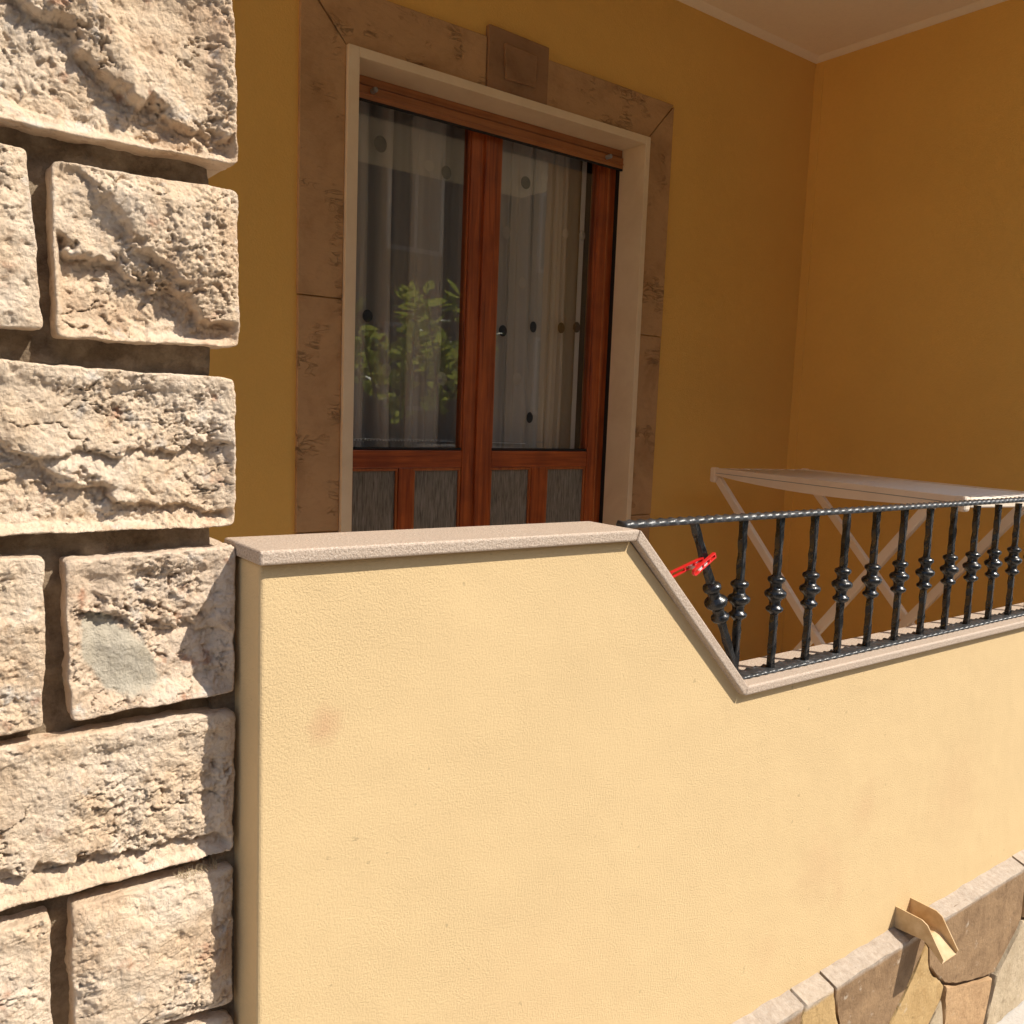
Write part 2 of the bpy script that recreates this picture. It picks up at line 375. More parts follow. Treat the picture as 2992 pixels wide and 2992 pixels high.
# rear wall of the loggia, with the door opening left free
rw = thing('rear_wall', (1.0, 2.6, GROUND), 'ochre plastered wall that holds the brown framed glass door', 'wall')
OX0, OX1, OZ1 = 1.300, 2.575, 1.085
def wallpart(x0, x1, z0, z1): return bbox(bmesh.new(), x0, x1, 2.60, 2.90, z0, z1)
bm = bmesh.new()
for a in ((-4, OX0, GROUND, 1.72), (OX1, 3.95, GROUND, 1.72), (OX0, OX1, OZ1, 1.72), (OX0, OX1, GROUND, FLOOR)):
    bbox(bm, a[0], a[1], 2.60, 2.90, a[2], a[3])
from_bm('plaster', bm, M['plaster_loggia'], rw)
box('bounce_wall', -3.2, -2.9, 1.11, 2.598, GROUND + .003, 1.72, M['plaster_loggia'], rw)  # unseen wall, added to bounce sunlight into the loggia from the left
sw = thing('side_wall', (3.78, 1.8, GROUND), 'ochre plastered side wall behind the folding drying rack', 'wall')
box('plaster', 3.655, 3.95, 0.98, 2.60, GROUND + .002, 1.72, M['plaster_loggia'], sw)
box('corner_strip', 3.651, 3.656, 2.555, 2.601, FLOOR, 1.64, M['plaster_loggia'], sw, bev=0.001)
ce = thing('balcony_slab', (1.0, 1.6, 1.668), 'cream painted underside of the balcony over the loggia', 'ceiling')
box('slab', 0.0, 4.3, 0.55, 2.95, 1.672, 1.95, M['ceiling'], ce)
box('projecting_slab', 1.32, 4.3, -0.13, 0.549, 1.672, 1.95, M['ceiling'], ce)
# shallow cove moulding round the inner corner
bm = bmesh.new()
for pts, dirn in (([(0.01, 2.602), (3.657, 2.602)], 0), ([(3.657, 2.602), (3.657, 0.99)], 1)):
    prof = [(0.0, -0.012), (0.010, -0.011), (0.040, 0.002), (0.046, 0.006), (0, 0.006)]
    rings = []
    for k, (x, y) in enumerate(pts):
        rr = []
        for d_, z in prof:
            rr.append(bm.verts.new((x - (d_ if (dirn == 1 or k == 1) else 0), y - (d_ if (dirn == 0 or k == 0) else 0), 1.669 + z)))
        rings.append(rr)
    n = len(prof)
    for k in range(n): bm.faces.new((rings[0][k], rings[0][(k + 1) % n], rings[1][(k + 1) % n], rings[1][k]))
from_bm('cove', bm, M['ceiling'], ce)

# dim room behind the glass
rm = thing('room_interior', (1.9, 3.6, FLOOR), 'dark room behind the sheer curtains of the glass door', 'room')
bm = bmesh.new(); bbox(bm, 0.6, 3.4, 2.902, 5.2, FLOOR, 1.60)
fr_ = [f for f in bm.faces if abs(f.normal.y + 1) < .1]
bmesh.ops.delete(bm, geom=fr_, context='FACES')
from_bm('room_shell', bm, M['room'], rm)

# ------------------------------------------------------------------ parapet
pa = thing('parapet_wall', (1.9, 1.05, GROUND), 'ochre plastered parapet coloured paler for the sunlight, with granite coping that steps down', 'parapet')
TH = 0.018
UL, UR = (0.386, -0.1695), (1.0136, -0.1755)          # upper coping, top edge
LL = (1.316, -0.4807); slope = -0.0061
def lowz(x): return LL[1] + slope * (x - LL[0])
mU, mL = (1.006, UR[1] - TH), (1.3083, LL[1] - TH)
P_END = 3.654
poly = [(0.392, GROUND), (P_END, GROUND), (P_END, lowz(P_END) - TH), mL, mU, (0.392, UL[1] - TH)]
bm = prism(poly, 1.0, 1.10, bev=0.006, seg=4)
from_bm('plaster', bm, M['plaster_front'], pa)
M['plaster_front'].node_tree.nodes  # coordinates are local to the parapet's base
J = 0.0006
from_bm('coping_slab', prism([UL, (UR[0] - J, UR[1]), (mU[0] - J, mU[1]), (UL[0], UL[1] - TH)], 0.985, 1.108, bev=0.0035, seg=3), M['coping'], pa)
from_bm('coping_slab', prism([(UR[0] + J, UR[1]), (LL[0] - J / 2, LL[1] + J), (mL[0] - J, mL[1] + J), (mU[0] + J, mU[1])], 0.985, 1.108, bev=0.0030, seg=3), M['coping'], pa)
from_bm('coping_slab', prism([(LL[0], LL[1]), (P_END, lowz(P_END)), (P_END, lowz(P_END) - TH), (mL[0], mL[1])], 0.985, 1.108, bev=0.0045, seg=4), M['coping'], pa)

# plinth of stamped stones
pl = box('plinth', 0.394, P_END - .002, 0.972, 1.001, GROUND, -1.186, M['pl_joint'], pa)
ST = [
 ('pl_brown', [(1.2, -1.188), (1.540, -1.188), (1.524, -1.211), (1.50, -1.33), (1.2, -1.40)]),
 ('pl_ochre', [(1.548, -1.188), (1.643, -1.188), (1.640, -1.216), (1.672, -1.281), (1.66, -1.38), (1.505, -1.335), (1.531, -1.211)]),
 ('pl_brown', [(1.652, -1.188), (2.024, -1.188), (2.026, -1.226), (1.956, -1.303), (1.89, -1.366), (1.80, -1.45), (1.68, -1.39), (1.684, -1.281), (1.652, -1.216)]),
 ('pl_ochre', [(2.034, -1.226), (2.046, -1.24), (2.050, -1.30), (2.144, -1.376), (2.134, -1.408), (2.084, -1.448), (1.98, -1.55), (1.82, -1.46), (1.898, -1.372), (1.966, -1.308)]),
 ('pl_brown', [(2.034, -1.188), (2.56, -1.188), (2.567, -1.340), (2.428, -1.448), (2.300, -1.418), (2.238, -1.404), (2.15, -1.368), (2.060, -1.294), (2.053, -1.225)]),
 ('pl_tan', [(2.157, -1.382), (2.238, -1.418), (2.30, -1.43), (2.420, -1.460), (2.383, -1.606), (2.184, -1.606), (2.168, -1.485)]),
 ('pl_pale', [(2.142, -1.415), (2.158, -1.485), (2.174, -1.606), (1.99, -1.606), (1.992, -1.552), (2.092, -1.455)]),
 ('pl_pale', [(2.577, -1.350), (2.742, -1.402), (2.75, -1.606), (2.394, -1.606), (2.437, -1.458)]),
 ('pl_tan', [(2.570, -1.188), (2.95, -1.188), (2.9, -1.38), (2.75, -1.393), (2.580, -1.340)]),
 ('pl_ochre', [(2.96, -1.188), (3.3, -1.188), (3.34, -1.36), (3.1, -1.42), (2.91, -1.38)]),
 ('pl_brown', [(3.31, -1.188), (3.645, -1.188), (3.645, -1.40), (3.35, -1.36)]),
 ('pl_brown', [(2.76, -1.402), (2.905, -1.39), (3.09, -1.43), (3.12, -1.606), (2.76, -1.606)]),
 ('pl_pale', [(3.10, -1.43), (3.35, -1.37), (3.645, -1.41), (3.645, -1.606), (3.13, -1.606)]),
 ('pl_tan', [(1.2, -1.41), (1.50, -1.34), (1.66, -1.39), (1.62, -1.606), (1.2, -1.606)]),
 ('pl_pale', [(1.668, -1.39), (1.80, -1.46), (1.98, -1.556), (1.98, -1.606), (1.63, -1.606)]),
 ('pl_ochre', [(0.80, -1.188), (1.19, -1.188), (1.19, -1.40), (0.95, -1.44), (0.82, -1.36)]),
 ('pl_brown', [(0.40, -1.188), (0.79, -1.188), (0.81, -1.37), (0.62, -1.43), (0.40, -1.38)]),
 ('pl_tan', [(0.40, -1.39), (0.62, -1.44), (0.81, -1.38), (0.94, -1.45), (0.9, -1.606), (0.40, -1.606)]),
 ('pl_pale', [(0.95, -1.45), (1.19, -1.41), (1.19, -1.606), (0.91, -1.606)]),
]
rnd = random.Random(3)
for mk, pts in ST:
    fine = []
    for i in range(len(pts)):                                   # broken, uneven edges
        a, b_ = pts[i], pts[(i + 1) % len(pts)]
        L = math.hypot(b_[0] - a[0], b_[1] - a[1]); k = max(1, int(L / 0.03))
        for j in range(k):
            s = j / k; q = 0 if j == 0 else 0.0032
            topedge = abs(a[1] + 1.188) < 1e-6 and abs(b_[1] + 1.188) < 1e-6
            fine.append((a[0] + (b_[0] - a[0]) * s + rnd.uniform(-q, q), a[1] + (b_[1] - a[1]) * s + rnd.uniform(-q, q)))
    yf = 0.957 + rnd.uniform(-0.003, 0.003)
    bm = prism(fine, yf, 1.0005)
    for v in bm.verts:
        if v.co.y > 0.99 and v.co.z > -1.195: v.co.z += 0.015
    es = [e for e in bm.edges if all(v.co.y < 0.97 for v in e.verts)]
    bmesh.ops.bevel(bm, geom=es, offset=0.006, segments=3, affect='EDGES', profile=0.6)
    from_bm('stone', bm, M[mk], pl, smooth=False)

# ------------------------------------------------------------------ rusticated pillar
pi_ = thing('stone_pillar', (0, 0, GROUND), 'pillar of rough hewn beige limestone blocks with deep joints', 'pillar')
bm = bmesh.new()
def mortar_face(x0, x1, z0, z1, nx, nz):
    xs = np.linspace(x0, x1, nx); zs = np.linspace(z0, z1, nz); X, Z = np.meshgrid(xs, zs)
    Y = 1.096 + 0.008 * fbm(X, Z, 91, 20, 5, .6)
    vv = [[bm.verts.new((X[j, i], Y[j, i], Z[j, i])) for i in range(nx)] for j in range(nz)]
    for j in range(nz - 1):
        for i in range(nx - 1): bm.faces.new((vv[j][i], vv[j][i + 1], vv[j + 1][i + 1], vv[j + 1][i]))
    return vv
vv = mortar_face(-0.25, 0.364, GROUND, 1.66, 90, 420)
border = [r[-1] for r in vv]
back = [bm.verts.new((0.364, 1.40, v.co.z)) for v in border]
for a, b_, c_, d_ in zip(border, back, back[1:], border[1:]): bm.faces.new((a, b_, c_, d_))
left = [r[0] for r in vv]; lb = [bm.verts.new((-0.25, 1.40, v.co.z)) for v in left]
for a, b_, c_, d_ in zip(left, lb, lb[1:], left[1:]): bm.faces.new((a, d_, c_, b_))
bm.faces.new([back[0], lb[0], lb[-1], back[-1]])
from_bm('mortar_core', bm, M['mortar'], pi_, smooth=True)
box('mortar_fillet', 0.362, 0.396, 1.082, 1.38, GROUND, -0.195, M['mortar'], pi_, bev=.004)

def hewn(quad, seed, breaks=(), mat='limestone', yf=1.052, deep=1.385, amp=1.0, pits=1.0, res=0.00135, smear=None):
    """a rock-faced block. quad = top-left, top-right, bottom-right, bottom-left in (x, z).
    breaks = (x, z, nx, nz, drop, width): beyond the line through (x, z) the face falls back by drop."""
    tl, tr, br, bl = [np.array(p, float) for p in quad]
    w = np.linalg.norm(tr - tl); h = np.linalg.norm(tl - bl)
    nx, nz = max(24, int(w / res)), max(24, int(h / res))
    S, T = np.meshgrid(np.linspace(0, 1, nx), np.linspace(0, 1, nz))
    P = ((1 - S) * (1 - T))[..., None] * bl + (S * (1 - T))[..., None] * br + (S * T)[..., None] * tr + ((1 - S) * T)[..., None] * tl
    X, Z = P[..., 0].copy(), P[..., 1].copy()
    # worn outline: corners knocked off, edges wavering
    cx, cz = (S - .5) * 2, (T - .5) * 2
    k = np.maximum(np.abs(cx), np.abs(cz)); rad = (np.abs(cx) ** 34 + np.abs(cz) ** 34) ** (1 / 34) + 1e-9
    f = np.where(k > 0, k / rad, 1)
    mid = P.mean(axis=(0, 1)); X = mid[0] + (X - mid[0]) * f; Z = mid[1] + (Z - mid[1]) * f
    edge = sstep(0.6, 1.0, k)
    wx = fbm(X, Z, seed + 40, 16, 5, .6); wz = fbm(X, Z, seed + 60, 16, 5, .6)
    X += edge * 0.0021 * wx; Z += edge * 0.0019 * wz
    d = np.minimum(np.minimum(S, 1 - S) * w, np.minimum(T, 1 - T) * h)
    rg = np.random.RandomState(seed)
    X2 = X + .012 * fbm(X, Z, seed + 3, 20, 4, .6); Z2 = Z + .012 * fbm(X, Z, seed + 5, 20, 4, .6)
    fac = np.full_like(X, 1.0)                                         # flat spalls left by the chisel
    for q in range(7):
        px, pz = rg.uniform(X.min(), X.max()), rg.uniform(Z.min(), Z.max()); gx_, gz_ = rg.uniform(-.26, .26, 2)
        fac = np.minimum(fac, rg.uniform(.006, .014) + gx_ * (X2 - px) + gz_ * (Z2 - pz))
    hgt = np.clip(fac, -.016, .016) * amp * sstep(0, .03, d) + .006 * sstep(0, .02, d)
    hgt += amp * 0.0055 * fbm(X, Z, seed, 13, 3, .55) * sstep(0, .03, d)
    for (bx, bz, ax, az, drop, wd) in breaks:
        L = math.hypot(ax, az)
        s = ((X - bx) * ax + (Z - bz) * az) / L + 0.013 * fbm(X, Z, seed + 23, 24, 4, .6)
        fall = sstep(0, wd, s) * np.exp(-np.clip(s, 0, None) / 0.065)
        hgt -= drop * fall * sstep(0, .012, d)
    low = hgt.copy()
    rough = .42 + .72 * sstep(-.2, .45, fbm(X, Z, seed + 17, 9, 2))    # rougher and smoother patches
    X3 = X + .004 * fbm(X, Z, seed + 13, 70, 3); Z3 = Z + .004 * fbm(X, Z, seed + 15, 70, 3)
    n4 = fbm(X2, Z2, seed + 11, 62, 4, .6)
    hgt += 0.0013 * rough * n4 * sstep(-.004, .008, d)
    hgt += rough * (.0040 * chunks(X3 * .8 + Z3 * .6, Z3 * .8 - X3 * .6, seed + 1, .017) + .0026 * chunks(X3 * .6 - Z3 * .8, Z3 * .6 + X3 * .8, seed + 2, .0085)
                    + .0016 * chunks(X3, Z3, seed + 4, .0042)) * sstep(-.003, .008, d)
    pit = np.clip(fbm(X2, Z2, seed + 31, 48, 4, .62) - 0.40, 0, 1); hgt -= pits * rough * 0.009 * pit * sstep(0, .008, d)
    crk = np.abs(fbm(X, Z * 2.2, seed + 37, 9, 4, .6)); hgt -= .006 * np.exp(-(crk / .03) ** 2) * sstep(.1, .4, fbm(X, Z, seed + 39, 7, 2)) * sstep(0, .01, d)
    hgt += 0.0013 * rough * fbm(X, Z, seed + 53, 280, 2, .6)
    if smear:                                                          # trowelled cement fills the relief
        ua = ((X - smear[0]) * .6 - (Z - smear[1]) * .8) / .058; ub = ((X - smear[0]) * .8 + (Z - smear[1]) * .6) / .031
        m = sstep(1.15, .85, np.hypot(ua, ub)); hgt = hgt * (1 - m * .86) + (low + .0012) * m * .86
    hgt = np.maximum(hgt, -.022 + .003 * fbm(X, Z, seed + 81, 30, 5, .6) + .0035 * chunks(X2, Z2, seed + 83, .011) + .0018 * chunks(X2, Z2, seed + 85, .005))
    r = 0.0014 + 0.007 * np.clip(fbm(X, Z, seed + 77, 15, 4, .6) - .12, 0, .6); dd = np.minimum(d, r); rnd_ = r - np.sqrt(np.clip(r * r - (r - dd) ** 2, 0, None))
    Y = yf + 0.010 - hgt + rnd_ * (1 + 0.6 * fbm(X, Z, seed + 71, 30, 3))
    nv = nx * nz
    V = np.stack([X.ravel(), Y.ravel(), Z.ravel()], 1)
    idx = np.arange(nv).reshape(nz, nx)
    F = np.stack([idx[:-1, :-1], idx[:-1, 1:], idx[1:, 1:], idx[1:, :-1]], -1).reshape(-1, 4)
    ring = np.concatenate([idx[0, :-1], idx[:-1, -1], idx[-1, :0:-1], idx[:0:-1, 0]])
    rb = V[ring]; cen = V.mean(0); verts = [V]; faces = [F]; prev = ring; base = nv
    lay = [0.004, 0.009, 0.014, 0.020, 0.027, 0.036, 0.05, deep - yf]
    for q, dy in enumerate(lay):
        jit = 0.0016 * fbm(rb[:, 0] + q * 3.1, rb[:, 2] + dy * 9, seed + 90 + q, 45, 3)
        dirn = rb[:, [0, 2]] - cen[[0, 2]]; dirn /= np.linalg.norm(dirn, axis=1)[:, None]
        nr = rb.copy(); nr[:, 1] = (rb[:, 1] + dy) if q < len(lay) - 1 else deep
        nr[:, 0] += dirn[:, 0] * jit; nr[:, 2] += dirn[:, 1] * jit
        ids = np.arange(base, base + len(ring)); base += len(ring); verts.append(nr)
        faces.append(np.stack([prev, ids, np.roll(ids, -1), np.roll(prev, -1)], 1)); prev = ids
    V = np.concatenate(verts) - np.array(ORG['stone_pillar'])[None, :]; F = np.concatenate(faces)[:, ::1]
    me = bpy.data.meshes.new('stone'); me.vertices.add(len(V)); me.vertices.foreach_set('co', V.astype(np.float32).ravel())
    me.loops.add(F.size); me.loops.foreach_set('vertex_index', F.astype(np.int32).ravel())
    me.polygons.add(len(F)); me.polygons.foreach_set('loop_start', np.arange(0, F.size, 4, dtype=np.int32))
    me.polygons.foreach_set('loop_total', np.full(len(F), 4, np.int32)); me.polygons.foreach_set('use_smooth', np.ones(len(F), bool))
    me.update(); me.validate()
    return link('stone', me, M[mat], pi_)
R_ = 0.388
hewn([(-.02, .475), (.381, .475), (R_, .279), (-.02, .275)], 101, [(.225, .375, -.55, -.83, .026, .016), (.29, .335, -.3, -.95, .020, .012)], amp=1.0)
hewn([(-.02, .256), (.165, .254), (.176, .070), (-.02, .069)], 211)
hewn([(.188, .246), (R_, .250), (.389, .068), (.190, .064)], 307, [(.275, .185, -.72, -.69, .014, .016), (.30, .130, -.35, -.93, .026, .010)], amp=.9)
hewn([(-.02, .038), (.386, .031), (R_ - .004, -.149), (-.02, -.148)], 411, [(.165, -.055, -.5, -.86, .026, .014), (.25, -.108, -.15, -.98, .016, .008), (.24, -.052, .05, -1, .014, .008)], amp=.85)
hewn([(-.02, -.170), (.175, -.174), (.169, -.366), (-.02, -.367)], 503, amp=.7)
hewn([(.194, -.180), (.386, -.174), (.384, -.360), (.198, -.364)], 601, [(.29, -.255, -.2, -.97, .010, .008)], mat='limestone_patched', pits=1.4, smear=(.250, -.298))
hewn([(-.02, -.380), (.386, -.384), (.384, -.569), (-.02, -.567)], 709, [(.25, -.53, -.1, -1, .016, .010)], amp=.7)
hewn([(-.02, -.585), (.173, -.592), (.171, -.775), (-.02, -.77)], 809, amp=.7)
hewn([(.194, -.586), (.384, -.591), (.383, -.776), (.197, -.770)], 907, amp=.9)
hewn([(-.02, -.79), (.384, -.795), (.384, -.98), (-.02, -.98)], 31, res=.004)
hewn([(-.02, .68), (.386, .68), (R_, .497), (-.02, .495)], 33, res=.004)

# tuft of dry grass caught in a joint
bm = bmesh.new(); rnd = random.Random(5)
for k in range(110):
    x = rnd.uniform(.315, .366); p = Vector((x, 1.068 + rnd.uniform(-.006, .01), -.588 - (x < .33) * .001))
    a = rnd.uniform(-1.0, 1.0); L = rnd.uniform(.006, .017)
    q = p + Vector((math.sin(a) * L, rnd.uniform(-.006, .002), math.cos(a) * L))
    wv = Vector((.0004, 0, .0003)); bm.faces.new([bm.verts.new(p - wv), bm.verts.new(p + wv), bm.verts.new(q)])
tuft = from_bm('dry_grass_tuft', bm, NT('dry_grass').done((0.42, 0.33, 0.20), 0.9), None, (.34, 1.068, -.589))
finish(tuft, 'tuft of dry grass caught in a joint of the stone pillar', 'grass', kind='stuff')

# ------------------------------------------------------------------ door surround
ds = thing('door_surround', (1.93, 2.6, FLOOR), 'brown cast stone door surround with keystone and cream marble inner frame', 'door surround')
YS = 2.588
def stone_block(pts, y=YS, mat='surround', name='block', par=None):
    return from_bm(name, prism(pts, y, 2.603, bev=0.0025, seg=2), M[mat], par or ds)
g = 0.0016
stone_block([(1.128, .339 + g), (1.277, .339 + g), (1.277, 1.099), (1.128, 1.26 - 2 * g)])
stone_block([(1.131, -.397 + g), (1.277, -.397 + g), (1.277, .339 - g), (1.130, .339 - g)])
stone_block([(1.133, FLOOR), (1.277, FLOOR), (1.277, -.397 - g), (1.132, -.397 - g)])
stone_block([(2.586, .339 + g), (2.722, .339 + g), (2.722, 1.253 - 2 * g), (2.586, 1.099)])
stone_block([(2.586, -.397 + g), (2.716, -.397 + g), (2.720, .339 - g), (2.586, .339 - g)])
stone_block([(2.586, FLOOR), (2.712, FLOOR), (2.714, -.397 - g), (2.586, -.397 - g)])
stone_block([(1.128 + g, 1.268), (1.277 + g, 1.101), (1.798, 1.101), (1.798, 1.268)])
stone_block([(2.064, 1.262), (2.064, 1.101), (2.586 - g, 1.101), (2.722 - g, 1.257)])
ks = stone_block([(1.800, 1.306), (1.800, 1.102), (2.062, 1.102), (2.062, 1.298)], 2.580, 'keystone', 'keystone')
bmk = prism([(1.862, 1.259), (1.870, 1.142), (2.002, 1.146), (2.006, 1.252)], 2.570, 2.581, bev=0.003)
from_bm('raised_tablet', bmk, M['keystone'], ks)
# cream marble frame: front slips stand proud, deeper lining behind them
YM = 2.574
box('marble_jamb', 1.278, 1.316, YM, 2.716, FLOOR, 1.1005, M['marble'], ds, bev=0.0015)
box('marble_jamb', 2.560, 2.5855, YM, 2.716, FLOOR, 1.1005, M['marble'], ds, bev=0.0015)
box('marble_lintel', 1.3165, 2.5595, YM, 2.716, 1.071, 1.1005, M['marble'], ds, bev=0.0015)

# ------------------------------------------------------------------ roller shutter
sh = thing('roller_shutter', (1.95, 2.7, 0.99), 'rolled up orange brown shutter slat with two grey buffers above the door', 'shutter')
bm = bmesh.new(); bbox(bm, 1.3175, 2.559, 2.696, 2.708, 0.998, 1.040, 0.002)
from_bm('bottom_slat', bm, M['shutter'], sh)
from_bm('rib', bbox(bmesh.new(), 1.3175, 2.559, 2.6925, 2.698, 1.012, 1.017, 0.0015), M['shutter'], sh)
box('slat', 1.3175, 2.559, 2.703, 2.712, 1.044, 1.0705, M['shutter'], sh, bev=0.0015)
box('seal', 1.3175, 2.559, 2.698, 2.706, 0.991, 0.9985, M['dark_gap'], sh)
for x in (1.425, 2.468):
    bm = tube(bmesh.new(), [(x, 2.697, 1.026), (x, 2.672, 1.026), (x, 2.670, 1.026), (x, 2.682, 1.026)], [.0085, .0085, .006, .005], 14)
    from_bm('buffer', bm, M['peg'], sh, smooth=False)

# ------------------------------------------------------------------ french door
fd = thing('french_door', (1.95, 2.76, FLOOR), 'chestnut wood two leaf glass door in the cream frame', 'door')
YD = 2.738
DB = -0.98
def leaf(x0, x1, gx0, gx1, mun0, mun1, inner):
    L = from_bm('leaf', prism([(x0, 1.066), (x0, FLOOR + .012), (x0 + .02, FLOOR + .012), (x0 + .02, 1.066)], YD + .012, YD + .05), M['wood_v'], fd)
    a = lambda nm, *b, m='wood_v', bev=.003: box(nm, *b, M[m], L, bev=bev)
    a('stile', x0, gx0, YD, YD + .05, FLOOR + .012, 1.066)
    a('stile', gx1, x1, YD, YD + .05, FLOOR + .012, 1.066)
    a('rail', gx0 + .0005, gx1 - .0005, YD + .001, YD + .05, -.205, -.142, m='wood_h')
    a('rail', gx0 + .0005, gx1 - .0005, YD + .001, YD + .05, FLOOR + .012, DB, m='wood_h')
    a('rail', gx0 + .0005, gx1 - .0005, YD + .001, YD + .05, 1.02, 1.066, m='wood_h')
    a('muntin', mun0, mun1, YD + .002, YD + .05, DB + .0005, -.2055)
    a('pane', gx0 - .004, gx1 + .004, YD + .020, YD + .024, -.146, 1.024, m='glass', bev=0)
    # glazing beads
    for z0, z1 in ((-.1415, -.132),): a('bead', gx0 + .001, gx1 - .001, YD + .006, YD + .020, z0, z1, m='dark_gap', bev=.002)
    for xx in (gx0, gx1 - .007): a('bead', xx + .0005, xx + .0065, YD + .005, YD + .020, -.131, 1.02, m='wood_bead' if xx == gx0 else 'wood_v', bev=.002)
    for p0, p1 in ((gx0, mun0), (mun1, gx1)):
        a('panel', p0 + .006, p1 - .006, YD + .016, YD + .022, DB - .004, -.204, m='panel', bev=0)
        for b in ((p0 + .0005, p0 + .009, DB, -.2165), (p1 - .009, p1 - .0005, DB, -.2165), (p0 + .0005, p1 - .0005, -.216, -.2057)):
            a('moulding', b[0], b[1], YD + .006, YD + .016, b[2], b[3], m='wood_bead', bev=.002)
    return L
leaf(1.3175, 1.941, 1.395, 1.850, 1.582, 1.643, 1)
leaf(1.9425, 2.562, 1.985, 2.476, 2.186, 2.264, 0)
box('astragal', 1.905, 1.957, YD - .012, YD + .002, FLOOR + .02, 1.06, M['wood_v'], fd, bev=.004)
box('groove_moulding', 2.520, 2.528, YD - .004, YD + .002, FLOOR + .02, 1.06, M['wood_bead'], fd, bev=.002)
box('guide_channel', 2.562, 2.62, 2.7165, 2.80, FLOOR, 1.07, M['dark_gap'], fd)
box('guide_channel', 1.27, 1.3172, 2.7165, 2.80, FLOOR, 1.07, M['dark_gap'], fd)
box('head', 1.27, 2.62, 2.7165, 2.80, 1.071, 1.15, M['dark_gap'], fd)

# ------------------------------------------------------------------ curtains
def curtain(x0, x1, seed, label, dots, hem, pleats):
    rnd = random.Random(seed)
    c = thing('sheer_curtain', ((x0 + x1) / 2, 2.83, -.16), label, 'curtain', None)
    # plan of the cloth: single lengths between pleats, each pleat laid back over itself
    wp = [(x0, 0.0)]; lay = 0
    for (a0, a1) in pleats:
        wp += [(a0, .004), (a1, -.016), (a1 - .004, -.010), (a0 + .006, -.004), (a0 + .002, .001), (a1 + .001, .005), (a1 - .002, .009), (a0 + .004, .013), (a0 + .001, .017), (a1 + .004, .021)]
    wp.append((x1, 0.0))
    seg = [0.0]
    for p_, q_ in zip(wp, wp[1:]): seg.append(seg[-1] + math.hypot(q_[0] - p_[0], q_[1] - p_[1]))
    N = 620; path = []; k = 0
    for i in range(N):
        L = seg[-1] * i / (N - 1)
        while k < len(seg) - 2 and L > seg[k + 1]: k += 1
        f = (L - seg[k]) / max(1e-9, seg[k + 1] - seg[k])
        px = wp[k][0] + (wp[k + 1][0] - wp[k][0]) * f; py = wp[k][1] + (wp[k + 1][1] - wp[k][1]) * f
        path.append((px, py + .0055 * math.sin(L * 62 + seed) + .003 * math.sin(L * 147 + 2 * seed)))
    H = 46; bm = bmesh.new(); rows = []
    for j in range(H):
        z = -.150 + (1.06 + .150) * j / (H - 1); tt = j / (H - 1)
        rows.append([bm.verts.new((x + .006 * math.sin(tt * 4 + i * .018 + seed) * (1 - tt), 2.828 + y * (1 + .35 * (1 - tt)), z)) for i, (x, y) in enumerate(path)])
    for a, b_ in zip(rows, rows[1:]):
        for i in range(N - 1): bm.faces.new((a[i], a[i + 1], b_[i + 1], b_[i]))
    from_bm('cloth', bm, M['sheer'], c, smooth=True)
    for (dx, dz, r, mk) in dots:
        bm = bmesh.new(); n = 18; ry = random.Random(int(dx * 999)).uniform(.75, 1)
        a = [bm.verts.new((dx + math.cos(k * 6.2832 / n) * r * ry, 2.800 - .0008 * (k % 2), dz + math.sin(k * 6.2832 / n) * r)) for k in range(n)]
        m_ = bm.verts.new((dx, 2.7975, dz))
        for k in range(n): bm.faces.new((a[k], a[(k + 1) % n], m_))
        from_bm('dot', bm, M[mk], c)
    if hem: box('hem', *hem, 2.803, 2.806, -.150, 1.06, M['hem'], c)
    return c
D, Lt = 'dot_dark', 'dot_light'
cl = curtain(1.34, 1.905, 4, 'white sheer curtain with few dots behind the glass pane facing the stone pillar', [(1.785, .858, .024, D), (1.712, .868, .02, Lt), (1.515, .902, .028, D), (1.478, .320, .022, D), (1.556, .139, .024, Lt), (1.79, .121, .025, Lt), (1.40, .14, .02, Lt)], None, [(1.40, 1.475), (1.545, 1.575), (1.655, 1.722), (1.730, 1.79), (1.872, 1.89)])
cr = curtain(1.955, 2.455, 9, 'white sheer curtain with many dots behind the glass pane facing the side wall', [(2.147, .889, .024, D), (2.064, .689, .023, Lt), (2.239, .925, .02, Lt), (2.358, .729, .02, Lt), (2.467 - .02, .735, .02, Lt), (2.063, .319, .022, D), (2.212, .347, .022, D), (2.357, .356, .022, D), (2.44, .366, .022, D), (2.212, -.011, .022, D), (2.142, .139, .024, Lt), (2.15, .511, .022, Lt)], (2.438, 2.460), [(1.975, 2.075), (2.095, 2.19), (2.215, 2.285), (2.31, 2.352), (2.362, 2.378)])
# row of white beads along the foot of one curtain, a cord along the other
bm = bmesh.new()
for k in range(30): bmesh.ops.create_icosphere(bm, subdivisions=1, radius=.0032, matrix=Matrix.Translation((1.41 + k * .0125, 2.795, -.110)) @ Matrix.Diagonal((1.2, 1, .8, 1)))
o = from_bm('bead_trim', bm, M['bead'], cl); o['kind'] = 'stuff'
from_bm('cord', tube(bmesh.new(), [(1.785, 2.795, -.110), (1.846, 2.795, -.111)], .0016, 6), M['bead'], cl)
from_bm('cord', tube(bmesh.new(), [(1.99, 2.795, -.112), (2.19, 2.795, -.115)], .0016, 6), M['bead'], cr)

